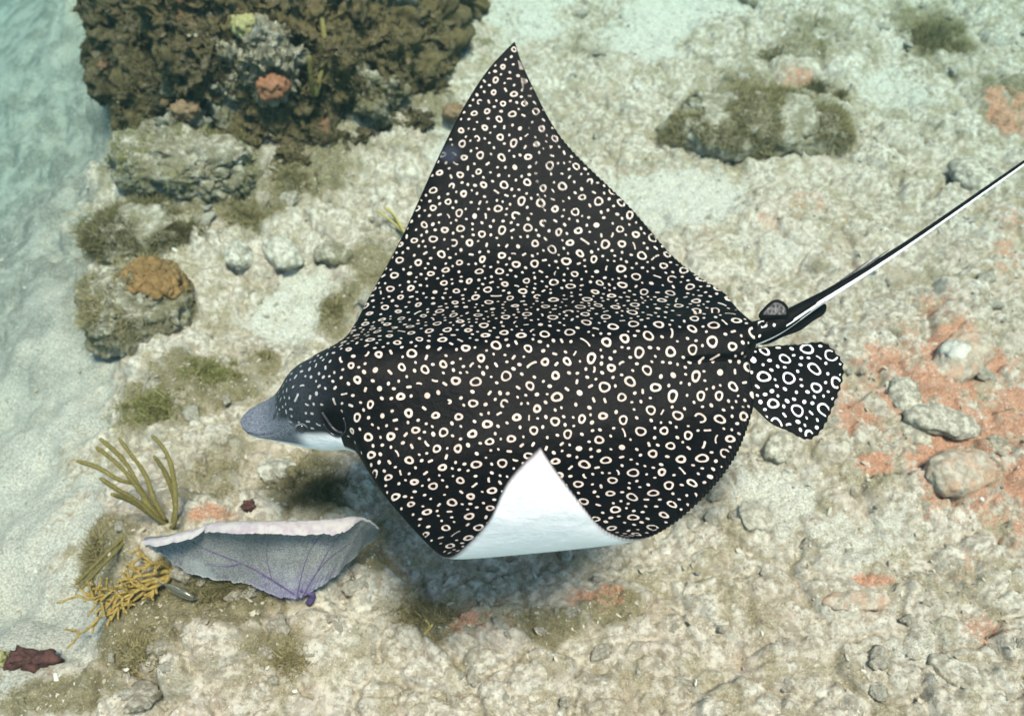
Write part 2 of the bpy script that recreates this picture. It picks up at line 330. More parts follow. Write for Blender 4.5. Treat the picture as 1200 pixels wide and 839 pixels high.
# ------------------------------------------------------------------ the ray
S = 1.038
SK = np.array([.16, .3, .5, .7, .85, .95, 1.]); LE = np.array([.294, .350, .469, .592, .698, .790, .853]); TE = np.array([1.298, 1.214, 1.093, .945, .888, .860, .853])
DLE = np.array([.008, .015, .001, -.039, -.081, -.130, -.148]); DTE = np.array([-.023, -.04, -.121, -.125, -.124, -.136, -.148])
FK = np.array([0, .15, .3, .5, .65, .8, .9, 1.])
PF = np.radians([10.5, 10.09, 15.41, 37.02, 38.24, 41.40, 37.63, 38.99]); PN = np.radians([-10.5, -8.74, 8.55, 28.53, 64.67, 75.21, 85.79, 92.21]); TWF, TWN = .5, .129
LOC = np.array([-.695, 1.271, .77]); EUL = np.radians([7.231, -3.572, -7.406])
def rotm(e):
    a, b, c = e; cz, sz, cy_, sy, cx, sx = math.cos(a), math.sin(a), math.cos(b), math.sin(b), math.cos(c), math.sin(c)
    return np.array([[cz, -sz, 0], [sz, cz, 0], [0, 0, 1]]) @ np.array([[cy_, 0, sy], [0, 1, 0], [-sy, 0, cy_]]) @ np.array([[1, 0, 0], [0, cx, -sx], [0, sx, cx]])
RM = rotm(EUL); SSX = np.linspace(0, 1, 401)
def bend(phk):
    ph = spline(FK, phk, SSX); m = (ph[1:] + ph[:-1]) / 2; return np.concatenate([[0], np.cumsum(np.cos(m))]) * S / 400, np.concatenate([[0], np.cumsum(np.sin(m))]) * S / 400, ph
BF, BN = bend(PF), bend(PN)
def lay(x, sg, h):
    "flat body coordinates (along x, span sg, height h off the mid-surface) to the bent, posed animal"
    s = np.abs(sg) / S; out = []
    for (yy, zz, ph), tw, sgn in ((BF, TWF, 1.), (BN, TWN, -1.)):
        q = np.clip(s * (1 + tw * (np.clip(x, .25, 1.35) - .55) * sstep(.03, .2, s)), 0, 1); ex = (s - q) * S
        a = np.interp(q, SSX, ph); lift = .018 * sstep(1.17, 1.28, x) * sstep(.09, .2, np.abs(sg)) * (1. if sgn > 0 else .3); y = np.interp(q, SSX, yy) + ex * math.cos(ph[-1]); z = np.interp(q, SSX, zz) + ex * math.sin(ph[-1])
        out.append(np.stack([x, sgn * (y - h * np.sin(a)), z + lift + h * np.cos(a)], -1))
    P = np.where((sg >= 0)[..., None], out[0], out[1]); return LOC + P @ RM.T
s_ = np.linspace(.16, 1, 240)
def half_width(d_le, d_te):
    le = spline(SK, LE + d_le, s_); te = spline(SK, TE + d_te, s_)
    hx = [0, .006, .02, .045, .08, .12, .17, .215, .25, .275]; hw = [.003, .020, .037, .051, .063, .077, .098, .115, .129, .142]
    xe = te[0]; rx = [xe + .005, xe + .009, xe + .012, xe + .015, 1.318, 1.325]; rw = [.14, .105, .075, .055, .035, .006]
    x = np.concatenate([hx, np.maximum.accumulate(le)[:-1], np.minimum.accumulate(te)[::-1], rx]); w = np.concatenate([hw, s_[:-1] * S, s_[::-1] * S, rw]); return x, w, xe
XF, WF, xeF = half_width(0, 0); XN, WN, xeN = half_width(DLE, DTE)
NX, NT, NB = 660, 680, 90
XEND = 1.325
xi = np.unique(np.concatenate([np.linspace(0, XEND, NX - 60) ** 1., .05 * np.linspace(0, 1, 30) ** 1.6, np.linspace(.26, .32, 32)])); NX = len(xi)
def width_at(x, far):
    w = np.interp(x, XF if far else XN, WF if far else WN); tip = .853 if far else .705; xe = xeF if far else xeN
    on = sstep(tip + .012, tip + .05, x) * (1 - sstep(xe - .02, xe, x)); e = np.cumsum(np.hypot(np.gradient(w), np.gradient(x)))
    return w - on * .0062 * (1 - np.abs(np.sin(e * math.pi / .0165)))
wF, wN = width_at(xi, True), width_at(xi, False)
KX = [0, .03, .07, .11, .15, .2, .27, .35, .5, .7, .9, 1.1, 1.25, 1.40]
HT = spline(KX, [.005, .012, .022, .068, .124, .148, .146, .134, .118, .098, .076, .055, .042, .012], xi)
HB = spline(KX, [.010, .026, .036, .052, .074, .092, .102, .100, .092, .08, .06, .045, .034, .01], xi)
BW = np.interp(xi, [0, .25, .4, .6, .9, 1.2, 1.4], [.1, .14, .20, .235, .21, .13, .05])
ZC = np.interp(xi, [0, .06, .12, .2, .3, 1.4], [-.045, -.045, -.045, -.034, -.006, 0])
def section(c, top):
    "height off the mid-surface, for c in -1..1 over the span at every station"
    w = np.where(c[None] >= 0, wF[:, None], wN[:, None]); sg = c[None] * w; u = np.abs(c)[None]
    Hh = (HT if top else HB)[:, None]; head = 1 - sstep(.2, .36, xi)[:, None]
    round_ = np.sqrt(np.clip(1 - u ** 2.3, 0, 1)); bulge = np.exp(-(np.abs(sg) / BW[:, None]) ** 2.0 * 1.5) * np.sqrt(np.clip(1 - u ** 5, 0, 1))
    s = np.abs(sg) / S; wing = (.030 * np.clip(1 - s, 0, 1) ** 1.3 + .0035) * np.sqrt(np.clip(1 - u ** 8, 0, 1))
    h = Hh * (round_ * head + bulge * (1 - head)) + wing * (1 - head) * (1. if top else .7)
    if top:   # ridge along the spine, groove where the pectoral fins end beside the tail base
        h = h + .004 * np.exp(-(sg / .03) ** 2) * sstep(.3, .5, xi)[:, None] * (1 - sstep(1.15, 1.3, xi))[:, None]
        h = h - .010 * np.exp(-((np.abs(sg) - .072) / .005) ** 2) * sstep(1.10, 1.16, xi)[:, None]
    return sg, (h if top else -h) + ZC[:, None] * np.sqrt(np.clip(1 - u ** 4, 0, 1)) * head + ZC[:, None] * head * (1 - np.sqrt(np.clip(1 - u ** 4, 0, 1)))
def cdist(n):
    t = np.linspace(-1, 1, n); return .86 * t + .14 * np.sin(t * math.pi / 2)
ct = cdist(NT); cb = cdist(NB)[::-1][1:-1]
sgt, ht = section(ct, True); sgb, hb = section(cb, False)
SG = np.concatenate([sgt, sgb], 1); HH = np.concatenate([ht, hb], 1); XX = np.repeat(xi[:, None], SG.shape[1], 1); M_ = SG.shape[1]
# the spiracle: a pit on each side of the head behind the eye
CC = np.concatenate([np.repeat(ct[None], NX, 0), np.repeat(cb[None], NX, 0)], 1); TOP = np.zeros_like(SG); TOP[:, :NT] = 1
pit = np.zeros_like(SG)
for sgn in (1, -1):
    d = ((XX - .262) / .030) ** 2 + ((CC * sgn - .80) / .15) ** 2; pit = np.maximum(pit, np.exp(-d ** 1.5) * TOP)
HH = HH - .030 * pit; 
lip = np.exp(-((CC ** 2 - (.9 - 1.6 * (XX - .02))) / .06) ** 2) * TOP * (1 - sstep(.10, .16, XX)) * sstep(.004, .02, XX); HH = HH - .0045 * lip
RV = lay(XX, SG, HH); RVf = RV.reshape(-1, 3)
def surf_normals(G3):
    a = np.gradient(G3, axis=0); b = np.roll(G3, -1, 1) - np.roll(G3, 1, 1); n = np.cross(b, a); return n / (np.linalg.norm(n, axis=2)[..., None] + 1e-12)
RN = surf_normals(RV)
if RN[NX // 2, NT // 2] @ np.array([0, 0, 1.]) < 0: RN = -RN
RNf = RN.reshape(-1, 3); topf = TOP.ravel() > .5

# skin markings: rings, dots and dashes, spread over the back without touching
def markings(P, N, ok, area, ring_r, n_try, seed, dens=1.0, region=None, fat=1.0):
    "signed distance (metres) of every vertex to the nearest pale mark"
    r = np.random.default_rng(seed); sdv = np.full(len(P), .02); tone = np.full(len(P), .5); idx = np.where(ok)[0]; pr = area[idx] / area[idx].sum()
    kd = kdtree.KDTree(len(idx))
    for j, i in enumerate(idx): kd.insert(P[i], int(i))
    kd.balance(); C = np.zeros((0, 3)); Rr = np.zeros(0); spots = []
    def tryadd(i, rad, gap):
        nonlocal C, Rr
        p = P[i]
        if len(C):
            d = np.linalg.norm(C - p, axis=1)
            if np.any(d < Rr + rad + gap): return False
        C = np.vstack([C, p]); Rr = np.append(Rr, rad); return True
    cand = r.choice(idx, n_try, p=pr)
    for i in cand[:n_try // 4]:
        rr = ring_r[i] * r.uniform(.85, 1.15)
        if rr < .006: continue
        if tryadd(i, rr, .0200 * dens): spots.append((i, 0, rr, r.uniform(0, math.pi)))
    for i in cand[n_try // 4: n_try // 4 + n_try // 12]:
        L = (r.uniform(.0064, .0090) if r.random() < .85 - .25 * float(P[i][0] > .2) * 1.8 else r.uniform(.011, .016)) * dens
        if ring_r[i] < .006: L *= .72
        if tryadd(i, L, .0084 * dens): spots.append((i, 1 if L > .0105 or r.random() < .3 else 3, L, r.uniform(0, math.pi)))
        elif tryadd(i, .0050 * dens, .0076 * dens): spots.append((i, 2, .0054 * dens * r.uniform(.85, 1.15), r.uniform(0, math.pi)))
    for i in cand[n_try // 2:]:
        q = r.uniform(.0036, .0052) * dens
        if tryadd(i, q, .0074 * dens): spots.append((i, 2, q, r.uniform(0, math.pi)))
    for i, kind, q, a in spots:
        n = N[i]; t = np.cross(n, [0.3, 1., .2]); t /= np.linalg.norm(t); b = np.cross(n, t); u = math.cos(a) * t + math.sin(a) * b; v = math.cos(a) * b - math.sin(a) * t
        hits = [h[1] for h in kd.find_range(P[i], q + .006)]; hits = np.array(hits); hits = hits[N[hits] @ n > .2]; D = P[hits] - P[i]; X_, Y_ = D @ u, D @ v
        if kind == 0:
            el = 1 + .13 * math.sin(a * 7.3); k = np.hypot(X_ * el, Y_ / el); ang = np.arctan2(Y_, X_); wob = 1 + .07 * np.sin(2 * ang + a * 5) + .05 * np.sin(3 * ang + a * 9)
            lw = (.0026 + .0004 * math.sin(a * 31)) * fat
            d = np.abs(k - (q - lw * .8) * wob) - lw
            if math.sin(a * 53) > .95: d = k - q * .62
            if math.sin(a * 41) > .996: d = np.where(np.abs(ang) < .9, np.maximum(d, .003), d)
        elif kind == 1:
            bow = .25 * math.sin(a * 19) * q; yy = Y_ + bow * ((X_ / q) ** 2 - .5); lw = (.0021 + .0004 * math.sin(a * 23)) * fat; d = np.hypot(np.maximum(np.abs(X_) - (q - lw * 1.2), 0), yy) - lw * (1 + .35 * (np.abs(X_) / q) ** 2)
        elif kind == 3:
            lw = .0030 * fat; d = np.hypot(np.maximum(np.abs(X_) - q * .5, 0), Y_) - lw
        else: d = np.hypot(X_ * 1.1, Y_ * .85) - q * .82 * fat ** .5
        nr_ = d < .003; tone[hits[nr_]] = .5 + .5 * math.sin(a * 97.); sdv[hits] = np.minimum(sdv[hits], d)
    markings.tone = tone; return sdv, len(spots)
da = np.linalg.norm(np.cross(np.gradient(RV, axis=0), np.gradient(RV, axis=1)), axis=2).ravel()
Xr, Sr = XX.ravel(), SG.ravel()
ringr = np.interp(Xr, [0, .24, .34, .5, .9, 1.3], [.004, .0045, .0096, .0104, .0117, .0130]) * np.interp(np.abs(Sr), [0, .6, 1.0], [1, .95, .72]); ringr[Xr < .3] = .0045
edge_gap = np.abs(CC.ravel()) * np.where(Sr >= 0, np.repeat(wF, M_), np.repeat(wN, M_)); wloc = np.where(Sr >= 0, np.repeat(wF, M_), np.repeat(wN, M_))
ok = topf & (wloc - np.abs(Sr) > .009) & (Xr > .105) & (pit.ravel() < .25) & (Xr < 1.312)
SD, nsp = markings(RVf, RNf, ok, da, ringr, 22000, 3); MT = markings.tone
u_ = np.abs(CC.ravel()); bill = (1 - sstep(.085, .112, Xr - .085 * u_ ** 3 + .02 * fbm(Xr * 60, Sr * 60, 3, 4)))
belly = np.where(topf, 0., 1.); dedge = wloc - u_ * wloc
belly = np.where(topf, np.where(Xr < .27, sstep(.93, .99, u_) * .9 * sstep(.14, .19, Xr), 0), sstep(.007, .019, dedge + np.where(Xr < .3, .05, 0)))
headm = (1 - sstep(.16, .34, Xr)) * np.where(topf, 1, 0)
smear = np.exp(-(((Xr - .62) / .035) ** 2 + ((Sr - .72) / .032) ** 2)) * np.where(topf, 1, 0)
def skin_mat():
    m = Mat('spotted ray skin', .5, .06); n = m.noise(40, 5, .6); fine = m.noise(300, 3, .6)
    dark = m.mix(m.rng(n, .3, .7), (.0014, .0014, .0016), (.0036, .003, .0028)); dark = m.mix(m.attr('head'), dark, m.mix(m.rng(fine, .3, .7), (.010, .014, .017), (.030, .038, .043)))  # bluer, lighter head skin: sky sheen and haze put into the colour
    pale = m.mix(m.rng(m.noise(90, 4, .6), .3, .7), (.38, .325, .265), (.56, .485, .40)); pale = m.mix(m.rng(m.attr('marktone'), 0, 1, .0, .55, False), pale, (.33, .27, .225)); pale = m.mix(m.math('MULTIPLY', m.attr('head'), .75), pale, (.17, .21, .23))
    f = m.rng(m.attr('mark'), .00075, -.00075); f = m.math('MULTIPLY', f, m.math('SUBTRACT', 1., m.math('MULTIPLY', m.attr('smear'), .8)))
    c = m.mix(f, dark, pale); c = m.mix(m.rng(m.attr('smear'), .2, .9, 0, .5), c, (.03, .04, .06))
    c = m.mix(m.attr('bill'), c, m.mix(m.rng(m.noise(220, 5, .7), .3, .7), (.045, .055, .065), (.14, .165, .19)))
    c = m.mix(m.attr('pit'), c, (.003, .003, .004))  # spiracle dent coloured black, the shade of its hollow painted in
    c = m.mix(m.attr('belly'), c, m.mix(m.rng(m.noise(14, 5, .6), .35, .7), (.80, .82, .82), (.88, .88, .87)))
    b = m.bump(m.noise(220, 4, .6), .25, .004); b = m.bump(m.noise(18, 5, .6), .25, .02, b); return m.done(c, b)
M_SKIN = skin_mat()
EMP = lay(np.array([.65]), np.array([0.]), np.array([0.]))[0]
ray = thing('eagle_ray', EMP, 'black eagle ray covered in white rings and dots, gliding over the seabed with wings raised', 'ray')
caps = [np.stack([np.full(M_ - 2, r0), r0 + 1 + np.arange(M_ - 2), r0 + 2 + np.arange(M_ - 2)], -1) for r0 in (0, (NX - 1) * M_)]; caps[0] = caps[0][:, ::-1]
gf = grid_faces(NX, M_, True)
def flip_if(P, N, Fq):
    f = Fq[len(Fq) // 2 + 40]; return Fq if np.cross(P[f[1]] - P[f[0]], P[f[2]] - P[f[0]]) @ N[f[0]] > 0 else Fq[:, ::-1]
gf = flip_if(RVf, RNf, gf)
part('body', RVf, [gf, np.concatenate(caps)], M_SKIN, ray, attrs={'mark': SD, 'belly': belly, 'bill': bill * np.where(topf, 1, .0) + (1 - sstep(.03, .12, Xr)) * np.where(topf, 0, .55), 'head': headm, 'pit': np.clip(pit.ravel() * 1.5, 0, 1), 'smear': smear, 'marktone': MT})
def on_body(x, c, top=True, off=0.):
    i = int(np.argmin(np.abs(xi - x))); j = int(np.argmin(np.abs(ct - c))) if top else NT + int(np.argmin(np.abs(cb - c)))
    return RV[i, j] + RN[i, j] * off, RN[i, j]
M_EYE = plain('glossy black eye', (.004, .004, .004), (.012, .012, .012), 80, .12, .6, .0); M_IRIS = plain('grey eye rim', (.05, .06, .065), (.11, .12, .13), 90, .5)
for sgn in (-1, 1):
    p, n = on_body(.178, .90 * sgn); V, Fc = ico(3); eye = part('eye', p + V * np.array([.0105, .0085, .0105]), [Fc], M_EYE, ray)
    a = np.linspace(0, math.pi, 16); t = np.array([1., 0, 0]) @ RM.T; bb = np.cross(n, t); bb /= np.linalg.norm(bb); bb = bb if bb[2] > 0 else -bb
    path = p + n * .003 + np.cos(a)[:, None] * t * .014 + np.sin(a)[:, None] * bb * .012
    v, f = tube(path, .0028 * np.ones(16), 8); part('eyelid', v, f, M_IRIS, eye)
    # the rim of the spiracle
    a = np.linspace(-.5, math.pi * .9, 18); pts = np.array([on_body(.262 + .030 * math.cos(q), (.80 + .15 * math.sin(q)) * sgn, True, .0015)[0] for q in a])
    v, f = tube(smooth_path(pts, 26), .0026, 8); part('spiracle_rim', v, f, plain('dark wet rim', (.006, .006, .007), (.02, .02, .022), 70, .25, .5, .2), ray)
    pts = np.array([on_body(x_, c_ * sgn, True, .004)[0] for x_, c_ in ((.240, .70), (.247, .78), (.256, .84), (.268, .88), (.28, .90))]); v, f = tube(smooth_path(pts, 22), .0032, 8); part('spiracle_fold', v, f, plain('wet grey fold', (.018, .019, .02), (.05, .052, .055), 120, .3, .5, .3), ray)
def band_skin(name):
    m = Mat(name, .6, .07); dark = m.mix(m.rng(m.noise(40, 5, .6), .3, .7), (.0014, .0014, .0016), (.0036, .003, .0028)); pale = m.mix(m.rng(m.noise(60, 4, .6), .3, .7), (.66, .62, .58), (.84, .83, .80))
    c = m.mix(m.rng(m.attr('mark'), .0007, -.0007), dark, pale); c = m.mix(m.attr('belly'), c, (.72, .73, .72)); return m.done(c, m.bump(m.noise(180, 4, .6), .15, .004))
M_FIN = band_skin('spotted fin skin')
# tail: a long tapering whip, dark above, white stripe along the near flank
tp = smooth_path([at(800, 410, .80), at(850, 400, .815), at(880, 392, .825), at(905, 383, .835), at(935, 366, .848), at(970, 345, .86), at(1050, 295, .885), at(1130, 240, .905), at(1200, 191, .92), at(1330, 98, .94), at(1460, 2, .96)], 420)
k_ = np.linspace(0, 1, 420); pxx = np.array([(p - CAM) @ np.array([1., 0, 0]) / ((p - CAM) @ fw) * F + W / 2 for p in tp])
tr = np.interp(pxx, [790, 850, 900, 940, 965, 1000, 1065, 1200, 1330, 1460], np.array([50, 42, 30, 21, 15.5, 13, 9.6, 7.4, 5.2, 3]) * .5 * .0019)
nr = 40; v, f = tube(tp, tr, nr); ang = np.tile(np.linspace(0, 2 * math.pi, nr, endpoint=False), 420); ang = np.concatenate([ang, [0, 0]]); xs = np.concatenate([np.repeat(pxx, nr), [790, 1460]])
Tn = np.gradient(tp, axis=0); ctr = np.concatenate([np.repeat(tp, nr, 0), tp[:1], tp[-1:]]); nd = v - ctr; nd /= np.linalg.norm(nd, axis=1)[:, None] + 1e-9
vd = (CAM - ctr); vd /= np.linalg.norm(vd, axis=1)[:, None]; tt = np.concatenate([np.repeat(Tn, nr, 0), Tn[:1], Tn[-1:]]); tt /= np.linalg.norm(tt, axis=1)[:, None]
flank = np.cross(tt, [0, 0, 1.]); flank /= np.linalg.norm(flank, axis=1)[:, None]; flank *= np.sign(-flank[:, 1:2]); el = np.arctan2(nd[:, 2], (nd * flank).sum(1))   # elevation of the skin round the tail, 0 = near flank
wob = .10 * fbm(xs * .05, xs * 0, 3, 5)
lo_ = np.full(len(xs), -1.25); hi_ = np.interp(xs, [840, 906, 912, 960, 1000, 1460], [-.15, -.1, .62, .80, .86, .86])
gap_lo = np.interp(xs, [840, 905, 940, 975], [-.15, -.1, .05, .2]); gap_hi = np.interp(xs, [905, 915, 940, 975], [.62, .48, .32, .2])
inb = (el > lo_ + wob) & (el < hi_ + wob); gapm = (xs > 905) & (xs < 974) & (el > gap_lo + wob * .5) & (el < gap_hi + wob * .5); start = xs > 842
rad = np.concatenate([np.repeat(tr, nr), [tr[0], tr[-1]]]); sdt = np.where(inb & ~gapm & start, -.004, .004)
vpx = np.stack([(v - CAM) @ np.array([1., 0, 0]) / ((v - CAM) @ fw) * F + W / 2, H / 2 - (v - CAM) @ upv / ((v - CAM) @ fw) * F], -1); msd = np.full(len(v), .02); facing = (nd * vd).sum(1) > .1
for x_, y_, r_, kind in ((893, 379, .0125, 1), (876, 388, .0055, 0), (889, 393, .0042, 0), (864, 392, .0048, 0), (908, 380, .0046, 0), (878, 399, .004, 0), (868, 402, .0045, 0), (868, 381, .0035, 0), (856, 386, .0045, 0), (856, 399, .0085, 1), (880, 380, .0032, 0)):
    i_ = np.argmin(np.hypot(vpx[:, 0] - x_, vpx[:, 1] - y_) + 1e3 * ~facing); dd = np.linalg.norm(v - v[i_], axis=1); msd = np.minimum(msd, np.abs(dd - r_ + .002) - .0023 if kind else dd - r_)
tail = part('tail', v, f, M_FIN, ray, attrs={'mark': np.minimum(sdt, msd), 'belly': np.zeros(len(v))})
M_BARB = plain('dark barbed spine', (.03, .03, .028), (.09, .085, .075), 90, .5)
for (x0, y0), (x1, y1), zz in (((968, 343), (1024, 301), .866), ((998, 325), (1045, 290), .876)):
    a, b = at(x0, y0, zz), at(x1, y1, zz + .020); n = 22; P = a + (b - a) * np.linspace(0, 1, n)[:, None]
    rr = .0050 * (1 - np.linspace(0, 1, n) ** 1.6) + .0003; rr[::2] *= .8; v, f = tube(P, rr, 8, .55); part('tail_spine', v, f, M_BARB, tail)
def leaf(outline, inner, zfun, thick, nr_=60, name='fin', mat=None, seed=1, ring=.013, dorsal=1., markit=True, dens=1.0, belly_in=None, fat=1.0):
    "thick tapering fin from an outline of points: rings of vertices shrink to its middle"
    O = np.asarray(outline, float); c = O.mean(0) if inner is None else inner; n = len(O); T = np.linspace(0, 1, nr_)
    L = (c + (O - c) * T[:, None, None]); e = thick * np.sqrt(np.clip(1 - T ** 3, 0, 1))
    nn = np.cross(O[n // 4] - c, O[n // 2] - c); nn /= np.linalg.norm(nn); nn = nn if nn[2] > 0 else -nn
    L = L + nn * zfun(T, n)[..., None]; V = np.concatenate([(L + nn * e[:, None, None]).reshape(-1, 3), (L[:-1] - nn * e[:-1, None, None]).reshape(-1, 3)]); m = nr_ * n
    f1 = grid_faces(nr_, n, True); f2 = grid_faces(nr_ - 1, n, True)[:, ::-1] + m; k = np.arange(n); f3 = np.stack([m + (nr_ - 2) * n + k, m + (nr_ - 2) * n + (k + 1) % n, (nr_ - 1) * n + (k + 1) % n, (nr_ - 1) * n + k], -1)
    N = np.repeat(nn[None], len(V), 0); okm = np.zeros(len(V), bool); okm[:m] = np.repeat(T < .96, n)
    ar = np.zeros(len(V)); ar[:m] = np.repeat(T + .01, n); sd_ = np.full(len(V), .02)
    if markit: sd_, _ = markings(V, N, okm, ar, np.full(len(V), ring), 2500, seed, dens, None, fat)
    bl = np.zeros(len(V)); bl[m:] = 1
    return V, [f1, f2, f3], {'mark': sd_, 'belly': bl}
def closed_spline(pts, n):
    P = np.asarray(pts, float); P = np.concatenate([P[-3:], P, P[:3]]); d = np.concatenate([[0], np.cumsum(np.linalg.norm(np.diff(P, axis=0), axis=1))]); u = np.linspace(d[3], d[-3], n, endpoint=False)
    return np.stack([spline(d, P[:, i], u) for i in range(P.shape[1])], -1)
pel = closed_spline([(800, 425), (836, 411), (880, 408), (915, 403), (945, 401), (968, 402), (978, 412), (987, 425), (988, 444), (983, 463), (975, 484), (963, 506), (950, 515), (925, 507), (902, 497), (888, 484), (865, 466), (820, 455)], 260)
scal = 1 - .028 * np.abs(np.sin(np.arange(260) * math.pi / 5.2)) * sstep(905, 935, pel[:, 0]); pc = np.array([905., 452.]); pel = pc + (pel - pc) * scal[:, None]
pz = lambda x, y: .775 - .00028 * (x - 860) - .00035 * (y - 410)
PO = np.array([at(x, y, pz(x, y)) for x, y in pel]); PC = at(*pc, pz(*pc) + .006)
v, f, at_ = leaf(PO, PC, lambda T, n: .006 * np.sin(3 * np.linspace(0, 2 * math.pi, n))[None] * T[:, None] ** 2, .009, 70, seed=5, ring=.0165, dens=1.12)
part('pelvic_fin', v, f, M_FIN, ray, attrs=at_)
pel2 = closed_spline([(880, 402), (905, 390), (930, 375), (955, 360), (968, 357), (968, 364), (955, 375), (940, 386), (915, 396), (895, 404)], 120)
PO = np.array([at(x, y, .775 + .0002 * (960 - x)) for x, y in pel2]); v, f, at_ = leaf(PO, None, lambda T, n: np.zeros((len(T), n)), .006, 26, seed=9, markit=False); part('pelvic_fin', v, f, M_FIN, ray, attrs=at_)
dfin = closed_spline([(889, 371), (894, 362), (901, 355), (909, 351), (917, 353), (923, 359), (925, 367), (923, 374), (912, 374), (900, 375), (892, 375)], 140)
DO = np.array([at(x, y, .845 + .0016 * max(0, 384 - y)) for x, y in dfin]); v, f, at_ = leaf(DO, None, lambda T, n: np.zeros((len(T), n)), .006, 40, markit=False)
ce = at(892, 377, .845 + .0016 * 7); d = np.linalg.norm((v - ce) * np.array([.8, 1, 1]), axis=1); sdf = np.abs(d - .0135) - .0024
cp = DO.mean(0); pale = np.array([at(911, 362, .845 + .0016 * 22)]); dp = np.linalg.norm((v - pale) * np.array([1, 1.2, 1.2]), axis=1) - .013
Tt = np.concatenate([np.repeat(np.linspace(0, 1, 40), 140), np.repeat(np.linspace(0, 1, 40)[:-1], 140)]); vy = H / 2 - (v - CAM) @ upv / ((v - CAM) @ fw) * F; at_['mark'] = np.where((Tt < .76) & (vy < 369), .00042 + .0003 * fbm(v[:, 0] * 200, v[:, 2] * 200, 3, 2), .01)
at_['belly'][:] = 0; part('dorsal_fin', v, f, M_FIN, ray, attrs=at_)

# ------------------------------------------------------------------ large rocks
oc = thing('reef_outcrop', ground(330, 150), 'large dark algae covered reef outcrop with crevices beside the sand channel', 'reef rock'); OV = []; ON = []
for n_, (px, py, rx, ry, z, hzz) in enumerate(((178, 35, 78, 90, .18, .32), (188, 118, 52, 52, .08, .24), (250, 20, 80, 70, .38, .30), (270, 95, 75, 55, .20, .28), (340, 30, 75, 70, .36, .30), (345, 110, 60, 42, .16, .22), (410, 40, 75, 70, .28, .26), (425, 110, 62, 42, .12, .20), (490, 25, 62, 55, .14, .20), (485, 85, 55, 38, .06, .15), (220, -30, 110, 60, .40, .3), (370, -35, 120, 60, .40, .3), (510, -20, 70, 45, .1, .2), (300, 160, 55, 32, .06, .15), (390, 160, 50, 30, .04, .14), (215, 160, 55, 34, .06, .17), (195, 165, 36, 34, .02, .14), (345, 185, 40, 22, .02, .1), (470, 140, 50, 26, .03, .1), (315, 62, 40, 38, .42, .16), (230, 68, 36, 36, .40, .16), (395, 72, 36, 34, .36, .14), (450, 68, 34, 28, .26, .14))):
    c_ = at(px, py + 12, z + .02); k = pxm(c_); V, Fc = rock_shape(6 if n_ < 8 else 5, (rx * k * .85, ry * k * .95, hzz), 100 + n_ * 3, .55, 2.6, -3, .0); N_ = vnorm(V, Fc)
    V = V + N_ * (.06 * fbm3(V * 11 + n_, 5, 3, .6) - .05 * np.abs(fbm3(V * 22 + n_, 4, 8, .6)))[:, None] + c_; part('reef_block', V, [Fc], M_REEF if n_ % 4 != 3 else M_TURF, oc); OV.append(V); ON.append(vnorm(V, Fc))
OV = np.concatenate(OV); ON = np.concatenate(ON); sel = np.where((ON[:, 2] > 0) & (fbm3(OV * 5, 3, 9) > -.1))[0]; q_ = rng.choice(sel, 42000); v, f, tt_ = strands(OV[q_] + rng.normal(size=(42000, 3)) * .006, ON[q_], .024, .0015, .8, .7)
props(part('turf_algae', v, f, strand_mat('dark reef turf', (.03, .024, .012), (.13, .10, .045)), oc, False, {'tint': tt_}), kind='stuff')
rock('boulder', 885, 138, 104, 56, 'rounded boulder matted with brown algae on pale sand, behind the ray tail', M_TURF, 'rock', 6, .55, 5, .3, 2.4, .4, 0, 16000, M_ALG, .032, -.12, .2)
BT, BV, BF_ = rock('boulder', 172, 360, 60, 58, 'boulder with orange brown sponge on its crown beside sand channel', M_TURF, 'rock', 6, 1.05, 8, .22, 2.0, .3, .3, 4200, M_ALG, .028, .0, .12)
def pix(P): d = P - CAM; z = d @ fw; return np.stack([d[:, 0] / z * F + W / 2, H / 2 - d @ upv / z * F], -1)
def encrust(name, V, Fc, px, py, rx, ry, thick, mat, label, cat):
    "a living crust grown over part of a rock: that part of its skin, swollen and closed underneath"
    N = vnorm(V, Fc); q = pix(V); d = np.hypot((q[:, 0] - px) / rx, (q[:, 1] - py) / ry) + .55 * fbm3(V * 22, 3, 5); front = ((CAM - V) * N).sum(1) > 0
    inn = (d < 1) & front; fs = Fc[inn[Fc].all(1)]; us, inv = np.unique(fs, return_inverse=True); fs = inv.reshape(-1, 3); g = np.clip((1.02 - d[us]) * 3, 0, 1) ** .5
    up_ = V[us] + N[us] * (thick * g * (1 + .25 * fbm3(V[us] * 25, 3, 6)))[:, None]; dn = V[us] - N[us] * .004; n = len(us); e = np.concatenate([fs[:, [0, 1]], fs[:, [1, 2]], fs[:, [2, 0]]]); key = set(map(tuple, e)); bd = np.array([(a, b) for a, b in key if (b, a) not in key])
    o = part(name, np.concatenate([up_, dn]) - up_.mean(0), [fs, fs[:, ::-1] + n, np.stack([bd[:, 1], bd[:, 0], bd[:, 0] + n], -1), np.stack([bd[:, 1], bd[:, 0] + n, bd[:, 1] + n], -1)], mat); o.location = up_.mean(0); return props(o, label, cat)
rock('ledge_rock', 225, 185, 80, 46, 'pale knobbly ledge rock at the foot of dark outcrop', M_TURF, 'rock', 6, .75, 12, .4, 2.8, .4, -.2, 2600, M_ALGG, .03, .05, .35)
rock('boulder', 160, 262, 55, 40, 'low rock buried in bushy olive algae at channel rim', M_TURF, 'rock', 5, .6, 15, .35, 2.6, .45, .2, 5000, M_ALGD, .04, -.1, .2)
